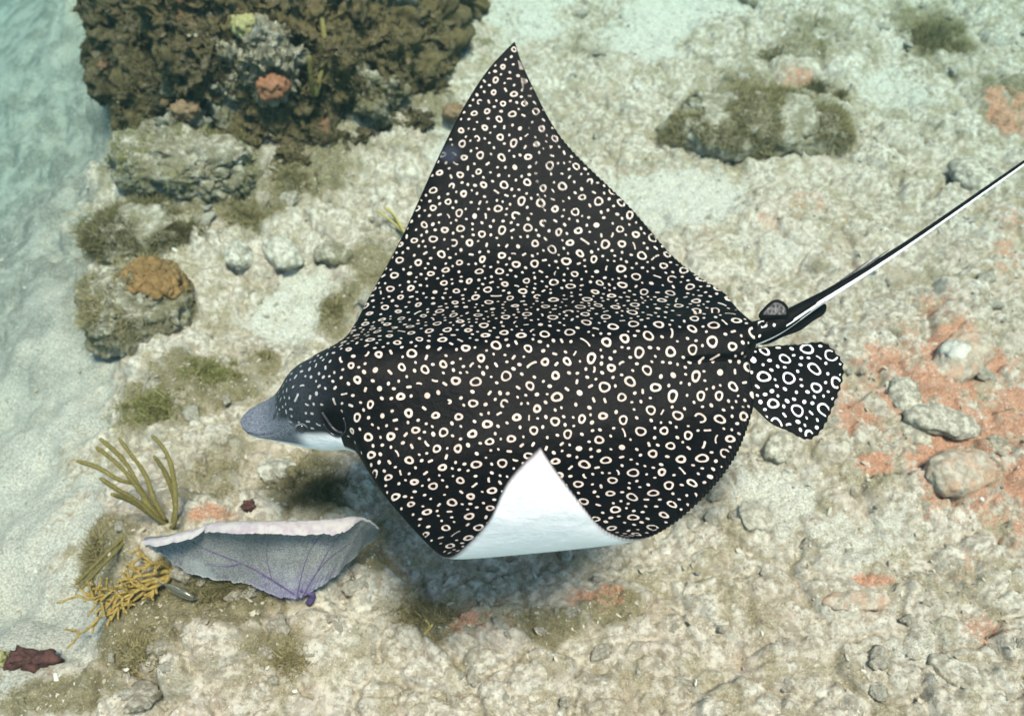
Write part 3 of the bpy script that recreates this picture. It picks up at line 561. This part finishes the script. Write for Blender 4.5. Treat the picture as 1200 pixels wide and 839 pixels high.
for nm, x, y, rx, ry, lab, mt, seed in (
    ('pale_stone', 332, 292, 27, 19, 'smooth pale oval stone on the sand beside a brown stone', M_PALE, 21), ('brown_stone', 392, 294, 23, 17, 'brown oval stone beside the pale oval stone', M_TURF, 22),
    ('pale_stone', 281, 295, 15, 20, 'small white upright stone beside a brown algae patch', M_PALE, 23), ('flat_stone', 915, 514, 36, 15, 'flat tan stone just below the spotted pelvic fin', M_STONE, 24),
    ('squared_stone', 1138, 205, 32, 20, 'blocky tan stone under the tip of the ray tail', M_STONE, 25), ('dark_stone', 876, -4, 36, 13, 'dark rounded stone on pale sand above the algae boulder', M_TURF, 26),
    ('oblong_stone', 326, 548, 25, 15, 'pale oblong stone under the chin of the ray', M_PALE, 27), ('slab_stone', 1125, 415, 52, 26, 'slab crusted with pink orange algae and a bare white patch', M_ORANGE, 28),
    ('knob_stone', 1060, 462, 26, 18, 'tan knob beside the pink crusted slab', M_STONE, 29), ('knob_stone', 1068, 505, 22, 15, 'small smooth tan knob between pink crusted stones', M_STONE, 30),
    ('crusted_stone', 1105, 490, 40, 18, 'grey tan ledge stone below the pink crusted slab', M_STONE, 31), ('crusted_stone', 1120, 545, 44, 28, 'broad orange crusted stone, most vivid on the seabed', M_ORANGE, 32),
    ('crusted_stone', 1196, 640, 26, 30, 'rounded pink stone alone on white sand', M_ORANGE, 33), ('round_stone', 885, 600, 20, 22, 'round grey stone just behind the rear wing margin', M_STONE, 34),
    ('ledge_stone', 1130, 790, 40, 18, 'long grey stone with a pinkish end on white rubble', M_STONE, 35), ('ledge_stone', 1000, 700, 38, 14, 'low grey stone with orange crust along its top', M_ORANGE, 36),
    ('pale_stone', 215, 325, 0, 0, '', None, 0),):
    if mt: rk = rock(nm, x, y, rx, ry, lab, mt, 'stone', 4, .75, seed, .28, 2.0, .55, seed * .7, 0, crag=.06)
    if nm == 'slab_stone': SLAB = rk

# rubble: the largest pieces are stones of the seabed, the rest loose gravel
variants = []
for i in range(14):
    V, Fc = rock_shape(3, (1, .55 + .4 * rng.random(), .45 + .3 * rng.random()), 50 + i, .8, 2.0, -2, .12); me = mesh_np('rubble_stone', V, [Fc], True); me.materials.append(M_RUB); variants.append(me)
cnt = 0; tries = 0
while cnt < 290 and tries < 6000:
    tries += 1; px, py = rng.uniform(120, 1200), rng.uniform(0, 835); p = at(px, py, 0.); a = np.array([p[0]]), np.array([p[1]])
    z, ch, sa, al, co, tn = terrain(*a, True)
    if ch[0] > .2 or rng.random() < sa[0] * .75 or (95 < px < 540 and py < 160): continue
    o = link('rubble_stone', variants[cnt % 14], None, sb); r = .010 + .030 * rng.random() ** 3
    o.location = (p[0], p[1], float(z[0]) - r * .05); o.scale = (r * 1.25, r, r * .9); o.rotation_euler = (rng.normal() * .25, rng.normal() * .25, rng.uniform(0, 6.28)); cnt += 1
n = 17000; P = np.stack([rng.uniform(-3.2, 3.1, n), .35 + 4.4 * rng.random(n) ** 1.25, np.zeros(n)], -1); z, ch, sa, al, co, tn = terrain(P[:, 0], P[:, 1], True); keep = rng.random(n) > np.maximum(ch * .6, sa * .3); P = P[keep]; P[:, 2] = z[keep] + .001; n = len(P)
V0, F0 = ico(1); r = (.0025 + .007 * rng.random(n) ** 4); sh = np.stack([1 + rng.random(n), .5 + .5 * rng.random(n), .4 + .4 * rng.random(n)], -1) * r[:, None]; an = rng.uniform(0, 6.28, n); jig = 1 + .3 * rng.normal(size=(n, len(V0), 1))
Q = V0[None] * np.clip(jig, .4, 1.6) * sh[:, None]; tl = rng.normal(size=(n, 1)) * .4; Q[..., 2] += Q[..., 0] * tl
Q = np.stack([Q[..., 0] * np.cos(an)[:, None] - Q[..., 1] * np.sin(an)[:, None], Q[..., 0] * np.sin(an)[:, None] + Q[..., 1] * np.cos(an)[:, None], Q[..., 2]], -1) + P[:, None]
m = Mat('coral gravel', .9, .2); tn_ = m.attr('tint'); M_GRAV = m.done(m.mix(m.rng(tn_, .15, .8), (.26, .21, .15), m.mix(m.rng(tn_, .9, 1.), (.40, .34, .26), (.50, .46, .39))))
gr = part('coral_gravel', Q.reshape(-1, 3), [(F0[None] + (np.arange(n) * len(V0))[:, None, None]).reshape(-1, 3)], M_GRAV, None, False, {'tint': np.repeat(rng.random(n), len(V0))}); props(gr, 'small broken coral and shell gravel strewn over the seabed', 'gravel', None, 'stuff')

# low turf that nobody could count, and the bushy clumps that stand out
n = 90000; P = np.stack([rng.uniform(-3.2, 3.1, n), .35 + 4.5 * rng.random(n), np.zeros(n)], -1); z, ch, sa, al, co, tn = terrain(P[:, 0], P[:, 1], True); keep = rng.random(n) < sstep(.18, .8, al) * .9; P = P[keep]; P[:, 2] = z[keep]
v, f, t = strands(P, np.tile([[0, 0, 1.]], (len(P), 1)), .017, .0011, .7, .6); props(part('algae_turf', v, f, M_ALG, None, False, {'tint': t}), 'short brown turf algae growing in patches over the seabed rock', 'algae', None, 'stuff')
def clump(px, py, rx, ry, n, length, mat, label, name='algae_clump'):
    g = ground(px, py); k = pxm(g); a = rng.uniform(0, 6.28, n); q = np.abs(rng.normal(size=n)) * .62 + .12 * rng.random(n); q *= .75 + .5 * fbm(np.cos(a) * 2 + px, np.sin(a) * 2 + py, 2, 7); nb = 14
    P = np.stack([g[0] + rx * k * q * np.cos(a), g[1] + ry * k * 1.1 * q * np.sin(a), np.zeros(n)], -1)
    tc = P[rng.integers(0, n, nb * 3)]; j = np.argmin(np.linalg.norm(P[:, None, :2] - tc[None, :, :2], axis=2), 1); P = P + (tc[j] - P) * .45   # gather into tufts
    P[:, 2] = terrain(P[:, 0], P[:, 1]); N = np.stack([(P[:, 0] - tc[j, 0]) * 12, (P[:, 1] - tc[j, 1]) * 12, np.ones(n)], -1); N[:, 2] += .3; N /= np.linalg.norm(N, axis=1)[:, None]
    v, f, t = strands(P, N, length * .72, .0012, .6, .8); o = part(name, v - g, f, mat, None, False, {'tint': t}); o.location = g; return props(o, label, 'algae')
clump(1095, 48, 42, 38, 4200, .07, M_ALG, 'bushy brown algae clump on open sand, apart from the boulder')
clump(955, 108, 20, 16, 1100, .05, M_ALGD, 'dark tuft of algae at the right shoulder of the algae boulder')
clump(985, 112, 14, 12, 700, .04, M_ALG, 'small brown tuft beside the dark tuft on the algae boulder')
clump(312, 420, 11, 10, 450, .03, M_ALG, 'tiny lone brown tuft on white sand ahead of the ray')
clump(290, 255, 44, 26, 2600, .04, M_ALG, 'wide brown algae patch behind the small white upright stone')
clump(215, 278, 40, 16, 1900, .045, M_ALGD, 'dark green algae mat just behind the orange sponge boulder')
clump(250, 440, 46, 24, 2000, .035, M_ALGG, 'olive algae patch between the orange sponge boulder and the ray head')
clump(180, 478, 46, 26, 2200, .04, M_ALGG, 'olive algae fringe at the channel rim, left of the ray snout')
clump(392, 362, 22, 26, 1300, .035, M_ALG, 'brown algae patch tucked against the far wing leading edge')
clump(375, 575, 55, 30, 2600, .035, M_ALGD, 'dark algae bed under the chin of the ray')
clump(345, 215, 36, 24, 1500, .04, M_ALG, 'brown algae tuft on pale rock below the outcrop')
clump(265, 690, 70, 22, 3200, .035, M_ALGD, 'dark brown algae thicket under the purple sea fan')
clump(110, 655, 26, 34, 1500, .045, M_ALG, 'brown algae bush below the sea rods at the bank edge')
clump(165, 765, 40, 26, 1500, .03, M_ALG, 'brown algae patch on the bank below the yellow fire coral')
clump(340, 775, 30, 16, 900, .03, M_ALG, 'sparse brown tuft on the pale bank')
clump(495, 722, 44, 24, 1800, .03, M_ALG, 'brown algae patch at the shadow edge below the near wing')
clump(905, 62, 34, 16, 1000, .035, M_ALG, 'low brown tufts among dark rubble behind the algae boulder')

# ------------------------------------------------------------------ sponges and corals
def reef_hit(px, py):
    q = np.hypot(*(pix(OV) - np.array([px, py])).T); d = np.linalg.norm(OV - CAM, axis=1) + 1e3 * (q > 9); return OV[np.argmin(d)]
def lump(name, px, py, rx, ry, hz, z, label, cat, mat, seed, rough=.3):
    c = reef_hit(px, py) - np.array([0, 0, hz * .45]) if z == 'reef' else ground(px, py) + np.array([0, 0, hz * .35]) if z is None else at(px, py, z); k = pxm(c); V, Fc = rock_shape(4, (rx * k, ry * k, hz), seed, rough, 2.8, -2, .08); V = V + vnorm(V, Fc) * (min(rx * k, hz) * .35 * fbm3(V * 3.5 / (rx * k) + seed, 4, 2))[:, None]; o = part(name, V, [Fc], mat); o.location = c; return props(o, label, cat)
M_SPO = plain('orange brown sponge', (.13, .062, .02), (.25, .13, .045), 45); M_SPR = plain('red orange sponge', (.18, .065, .03), (.30, .12, .06), 50); M_SPB = plain('brown sponge', (.13, .07, .035), (.24, .14, .075), 45); M_MAR = plain('maroon sponge', (.03, .010, .008), (.11, .035, .024), 50); M_YEL = plain('yellow green coral', (.17, .15, .055), (.33, .29, .13), 70)
M_WHT = plain('white shell', (.36, .32, .26), (.50, .455, .38), 60)
g = ground(172, 388)
encrust('crown_sponge', BV, BF_, 190, 322, 48, 26, .014, M_SPO, 'orange brown sponge capping the boulder beside the sand channel', 'sponge')
lump('orange_sponge', 322, 92, 18, 17, .05, 'reef', 'red orange ball sponge in a crevice of the dark outcrop', 'sponge', M_SPR, 62)
lump('tan_sponge', 219, 132, 16, 13, .045, 'reef', 'tan ball sponge on the left shoulder of the outcrop', 'sponge', M_SPB, 63)
lump('brown_sponge', 531, 134, 11, 12, .035, None, 'small brown ball sponge beside the far wing', 'sponge', M_SPB, 64)
lump('brain_coral', 288, 18, 16, 14, .05, 'reef', 'yellow green coral knob on top of the dark outcrop', 'coral', M_YEL, 65)
lump('maroon_sponge', 36, 776, 27, 10, .035, None, 'dark maroon sponge at the corner of the bank', 'sponge', M_MAR, 66, 1.0)
lump('yellow_sponge', 4, 774, 8, 9, .03, None, 'small yellow sponge touching the maroon sponge', 'sponge', M_YEL, 67)
lump('red_algae', 292, 594, 7, 6, .02, None, 'small crimson algae blade on pale rubble between the ray chin and sea fan', 'algae', M_MAR, 68, .7)
encrust('bare_crust', SLAB[1], SLAB[2], 1122, 410, 24, 13, .004, M_WHT, 'bare white patch of crust on the pink crusted slab', 'crust')
for x, y, lab in ((748, 103, 'white round shell bit on pale sand behind the far wing'), (965, 812, 'white rod of broken coral among rubble'), (105, 770, '')):
    if lab: lump('shell_piece', x, y, 6 if x < 900 else 12, 5, .008, None, lab, 'shell', M_WHT, x % 50, .4)
def rods(name, label, cat, base, paths, rad, mat, zb, zt_, nm='branch'):
    t = thing(name, at(*base, zb), label, cat)
    for i, p in enumerate(paths):
        n = len(p); zz = [zt_ + (zb - zt_) * (1 - (1 - (j / (n - 1 + 1e-9))) ** .9) if n > 1 else zb for j in range(n)]
        P = smooth_path([at(x, y, z + .015 * math.sin(i * 3.7)) for (x, y), z in zip(p, zz)], 26); kk = np.linspace(0, 1, 26); R = rad * (.86 + .1 * np.sin(kk * 9 + i) + .12 * kk) * (1 + .05 * rng.normal(size=26)); R[0] *= .65
        v, f = tube(P, R, 12); v = v + rng.normal(size=v.shape) * rad * .05; part(nm, v, f, mat, t)
    return t
M_ROD = plain('fuzzy olive sea rod', (.15, .115, .035), (.30, .235, .085), 220, .95, .1, 1.0)
bz = gz(*at(195, 615, .05)[:2])
B = (196, 616)
rods('sea_rod', 'olive brown sea rod with finger branches at the edge of the sand channel', 'soft coral', B, [
    [(90, 540), (117, 549), (142, 563), (160, 568), (172, 584), (182, 602), B], [(117, 514), (139, 533), (156, 556), (171, 588), (186, 606), B], [(113, 524), (139, 545), (160, 570), (176, 592), B], [(139, 513), (156, 536), (171, 558), (181, 586), (192, 606), B],
    [(178, 510), (194, 529), (203, 558), (206, 586), (205, 612), (200, 618)], [(180, 534), (192, 551), (201, 572), (205, 592), (202, 616)], [(131, 579), (153, 587), (174, 601), B], [(117, 560), (142, 576), (164, 589), (180, 604), B]], .0072, M_ROD, bz, bz + .27)
b2 = gz(*at(147, 630, .0)[:2]); rods('sea_rod', 'two thin sea rods leaning over the sand beside yellow fire coral', 'soft coral', (150, 625), [[(89, 684), (105, 668), (128, 645), (150, 625)], [(96, 689), (112, 671), (133, 649), (152, 627)]], .0058, M_ROD, b2 + .03, b2 + .16)
rods('sea_rod', 'dim brown sea rods standing on the dark outcrop', 'soft coral', (370, 110), [[(377, 20), (380, 55), (375, 90), (370, 112)], [(362, 66), (364, 90), (368, 112)]], .012, M_ROD, reef_hit(370, 110)[2], reef_hit(370, 110)[2] + .22)
M_SPR2 = plain('mustard soft coral', (.28, .20, .05), (.42, .33, .13), 120, .8); bz3 = gz(*at(474, 272, 0)[:2])
rods('coral_sprig', 'mustard yellow coral sprig beside the far wing leading edge', 'soft coral', (474, 274), [[(441, 246), (452, 254), (464, 264), (474, 274)], [(455, 244), (463, 256), (474, 274)], [(450, 243), (460, 250), (468, 262), (476, 276)]], .0062, M_SPR2, bz3, bz3 + .06)
bz4 = gz(*at(500, 738, 0)[:2]); rods('coral_sprig', 'tiny yellow sprig in the shadow below the near wing', 'soft coral', (495, 744), [[(507, 731), (503, 737), (495, 744)], [(499, 726), (503, 733), (495, 744)]], .004, M_SPR2, bz4, bz4 + .03)
# fire coral: a fan of knobbly yellow fingers
M_FIRE = plain('yellow brown fire coral', (.17, .095, .02), (.36, .23, .06), 110, .7); M_FIRED = plain('dark fire coral stem', (.12, .065, .015), (.24, .14, .04), 90, .7)
fb = (205, 672); zf = gz(*at(190, 685, 0)[:2]) + .02; ft = thing('fire_coral', at(*fb, zf), 'yellow brown branching fire coral fan at the bank edge below the sea fan', 'coral')
def grow(p, d, L, r, depth, out):
    q = [p]; n = 7
    for i in range(n):
        d = d + rng.normal(size=3) * .16; d /= np.linalg.norm(d); q.append(q[-1] + d * L / n)
    q = np.array(q); out.append(tube(smooth_path(q, 12), np.linspace(r, r * .72, 12), 7))
    if depth:
        for k in range(rng.integers(3, 5)):
            i = rng.integers(2, n + 1); sd_ = np.cross(d, [0.2, -.6, .75]); sd_ /= np.linalg.norm(sd_); s = 1 if k % 2 else -1
            grow(q[i], d * .75 + s * sd_ * rng.uniform(.5, .9), L * rng.uniform(.42, .68), r * .8, depth - 1, out)
for tip in ((103, 712), (120, 722), (140, 700), (150, 672), (128, 690), (160, 650), (175, 700), (185, 655), (200, 645), (215, 655)):
    a = at(*fb, zf); b = at(*tip, zf + .04 + .06 * rng.random()); L = np.linalg.norm(b - a); out = []; mid = a + (b - a) * .35
    out.append(tube(smooth_path([a, a + (b - a) * .2 + rng.normal(size=3) * .006, mid], 10), np.linspace(.0085, .0068, 10), 7)); grow(mid, (b - a) / L, L * .62, .0062, 2, out)
    v, f = merge(out); part('branch', v, f, M_FIRE, ft)
# sea fan: a torn stiff blade with its upper margin folded over
m = Mat('purple grey sea fan', .85, .2); net = m.voro(330, 'DISTANCE_TO_EDGE'); n1 = m.noise(16, 5, .6)
c = m.mix(m.rng(n1, .35, .7), (.225, .215, .195), (.31, .295, .26)); c = m.mix(m.rng(m.noise(30, 4, .7), .58, .72, 0, .8), c, (.13, .075, .17)); c = m.mix(m.rng(m.attr('low'), .3, 1, 0, .75), c, (.20, .16, .27)); c = m.mix(m.rng(m.voro(210), .25, .6, 0, .55), c, (.06, .06, .075)); c = m.mix(m.rng(m.noise(9, 5, .65), .5, .62, 0, .5), c, (.30, .31, .29))
c = m.mix(m.attr('lip'), c, m.mix(m.rng(m.noise(45, 4, .6), .4, .7), (.36, .325, .30), (.29, .235, .25))); M_FAN = m.done(c, m.bump(net, .5, .003))  # folded lip painted paler than the blade, light from above put into its colour
m = Mat('dark purple fan vein', .8, .2); M_VEIN = m.done(m.mix(m.rng(m.noise(60), .3, .7), (.055, .035, .085), (.12, .075, .16)))
top = np.array([(168, 634), (207, 629), (236, 622), (246, 617), (275, 612), (325, 608), (375, 605), (410, 603), (430, 608), (443, 622)], float)
bot = np.array([(170, 640), (186, 650), (205, 665), (225, 675), (262, 680), (290, 680), (330, 694), (365, 690), (395, 670), (440, 632)], float)
nu, nv = 260, 60; uu = np.linspace(0, 1, nu); kk = np.linspace(0, 1, len(top)); tx = np.stack([spline(kk, top[:, i], uu) for i in (0, 1)], -1); bx = np.stack([spline(kk, bot[:, i], uu) for i in (0, 1)], -1)
zb_ = gz(*at(365, 695, 0)[:2]); jag = 1.2 * fbm(uu * 34, uu * 0, 5, 3, .7); bj = bx + np.stack([0 * jag, 2.6 * jag], -1); tx[:, 1] += .8 * jag
zbot = zb_ + .05 + .10 * np.abs(uu - .72); ztop = zb_ + .36 - .10 * np.abs(uu - .5) * 2
fold = np.interp(uu, [0, .05, .17, .255, .262, .3, .6, .76, .80, .84, 1], [4, 11, 13, 4, 3, 12, 19, 21, 12, 2, 0]) * (.8 + .13 * fbm(uu * 32, uu * 0 + 2, 5, 9, .65))
V = np.zeros((nu, nv, 3)); lipm = np.zeros((nu, nv)); low = np.zeros((nu, nv)); nf = 46
for i in range(nu):
    T_ = at(*tx[i], ztop[i]); B_ = at(*bx[i], zbot[i]); J_ = at(*bj[i], zbot[i]) - B_; k = pxm(T_); w = np.linspace(0, 1, nf)[:, None]; mid = B_ + (T_ - B_) * w + J_ * (1 - w) ** 7; mid[:, 1] += .018 * np.sin(w[:, 0] * math.pi) + .012 * math.sin(uu[i] * 7); V[i, :nf] = mid; low[i, :nf] = (1 - w[:, 0]) ** 2 * math.exp(-((uu[i] - .72) / .22) ** 2)
    e = np.linspace(0, 1, nv - nf + 1)[1:]; D = fold[i] * k * 1.15; V[i, nf:] = V[i, nf - 1] + np.stack([0 * e, -D * e, .01 * np.sin(e * 2.6) * min(1, D / .02) - .004 * e], -1); lipm[i, nf:] = 1
th = .0022; Nn = np.cross(np.gradient(V, axis=0), np.gradient(V, axis=1)); Nn /= np.linalg.norm(Nn, axis=2)[..., None] + 1e-9
VV = np.concatenate([(V + Nn * th).reshape(-1, 3), (V - Nn * th).reshape(-1, 3)]); g1 = grid_faces(nu, nv); nn = nu * nv
rim = np.concatenate([np.arange(nv), np.arange(1, nu) * nv + nv - 1, (nu - 1) * nv + np.arange(nv - 2, -1, -1), np.arange(nu - 2, 0, -1) * nv]); r2 = np.roll(rim, -1)
fan = thing('sea_fan', at(365, 697, zb_), 'torn purple grey sea fan with pale folded top margin, under the ray head', 'soft coral')
blade = part('blade', VV, [g1, g1[:, ::-1] + nn, np.stack([rim, r2, r2 + nn, rim + nn], -1)], M_FAN, fan, attrs={'lip': np.tile(lipm.ravel(), 2), 'low': np.tile(low.ravel(), 2)})
def fan_pt(u, w): i = int(round(u * (nu - 1))); j = int(round(w * (nf - 1))); s = np.sign((CAM - V[i, j]) @ Nn[i, j]); return V[i, j] + Nn[i, j] * s * .003
for pth, r in (([(.73, 0), (.66, .12), (.56, .2), (.46, .3), (.36, .42), (.25, .5)], .0042), ([(.72, 0), (.70, .3), (.69, .55), (.71, .9)], .0022), ([(.74, 0), (.76, .25), (.8, .4), (.88, .5)], .0030), ([(.62, .16), (.58, .4), (.56, .7)], .0016), ([(.76, .25), (.77, .55), (.79, .8)], .0018), ([(.5, .26), (.44, .2), (.38, .2)], .003)):
    P = smooth_path([fan_pt(*q) for q in pth], 30); v, f = tube(P, np.linspace(r * .7, r * .2, 30), 8); part('vein', v, f, M_VEIN, blade)
v, f = tube(smooth_path([at(362, 706, zb_ - .01), at(366, 697, zb_ + .03), fan_pt(.73, .06)], 14), np.linspace(.012, .006, 14), 10); part('stem', v, f, M_VEIN, fan)
# a small silver fish
m = Mat('silver fish skin', .22, .6); M_FISH = m.done(m.mix(m.rng(m.attr('back'), .2, .8), (.62, .58, .50), (.16, .14, .10)), m.bump(m.voro(500), .2, .001)); m.b.inputs['Metallic'].default_value = .55
zf_ = gz(*at(205, 690, 0)[:2]) + .09; A, Bq = at(228, 701, zf_), at(183, 680, zf_); ax = (A - Bq); Lf = np.linalg.norm(ax); ax /= Lf; sdv_ = np.cross([0, 0, 1.], ax); sdv_ /= np.linalg.norm(sdv_); upf = np.cross(ax, sdv_)
fish = thing('small_fish', (A + Bq) / 2 - np.array([0, 0, .01]), 'small silver fish hovering between the fire coral and the sea fan', 'fish'); tq = np.linspace(0, 1, 26); hh = Lf * .15 * np.sin(np.clip(tq * .93 + .03, 0, 1) ** .75 * math.pi) ** .8 + .001; a = np.linspace(0, 2 * math.pi, 20, endpoint=False)
V = (A - ax * Lf * .8 * tq[:, None])[:, None] + sdv_ * (np.cos(a)[None, :, None] * hh[:, None, None] * .55) + upf * (np.sin(a)[None, :, None] * hh[:, None, None]); bk = np.tile((np.sin(a) + 1) / 2, 26)
part('body', V.reshape(-1, 3), [grid_faces(26, 20, True)], M_FISH, fish, attrs={'back': bk})
M_FFIN = plain('clear brown fin', (.22, .19, .13), (.34, .30, .22), 120, .4)
def flat_fin(name, pts):
    P = np.array([A - ax * x * Lf + upf * y * Lf for x, y in pts]); n = len(P); k = np.arange(n); Vv = np.concatenate([P + sdv_ * .0007, P - sdv_ * .0007]); c0 = np.stack([np.zeros(n - 2, int), k[1:-1], k[2:]], -1)
    part(name, Vv, [np.concatenate([c0, c0[:, ::-1] + n]), np.stack([k, k + n, (k + 1) % n + n, (k + 1) % n], -1)], M_FFIN, fish, False)
flat_fin('tail_fin', [(.78, .02), (.9, .09), (1.0, .14), (.94, 0), (1.0, -.14), (.9, -.09), (.78, -.02)]); flat_fin('dorsal_fin', [(.28, .13), (.38, .20), (.6, .15), (.68, .07)])
for s in (1, -1):
    Ve, Fe = ico(2); part('eye', A - ax * Lf * .1 + sdv_ * s * hh[3] * .45 + upf * .001 + Ve * .0022, [Fe], M_EYE, fish)

# ------------------------------------------------------------------ the water itself
b = bmesh.new(); bmesh.ops.create_cube(b, size=1); me = bpy.data.meshes.new('haze'); b.to_mesh(me); b.free(); hz = bpy.data.objects.new('haze', me); COL.objects.link(hz)
hz.scale = (130, 140, 4.6); hz.location = (0, 15, .55); hm = bpy.data.materials.new('sea water'); hm.use_nodes = True; t = hm.node_tree; t.nodes.remove(t.nodes['Principled BSDF'])
pv = t.nodes.new('ShaderNodeVolumePrincipled'); pv.inputs['Color'].default_value = (.008, .024, .024, 1); pv.inputs['Absorption Color'].default_value = (.18, .84, .83, 1); pv.inputs['Density'].default_value = .2; pv.inputs['Anisotropy'].default_value = .3
t.links.new(pv.outputs[0], t.nodes['Material Output'].inputs['Volume']); me.materials.append(hm); props(hz, 'pale blue green sea water', 'water', None, 'stuff')
print('marks', nsp, 'tris', sum(len(o.data.polygons) for o in COL.objects if o.type == 'MESH'))
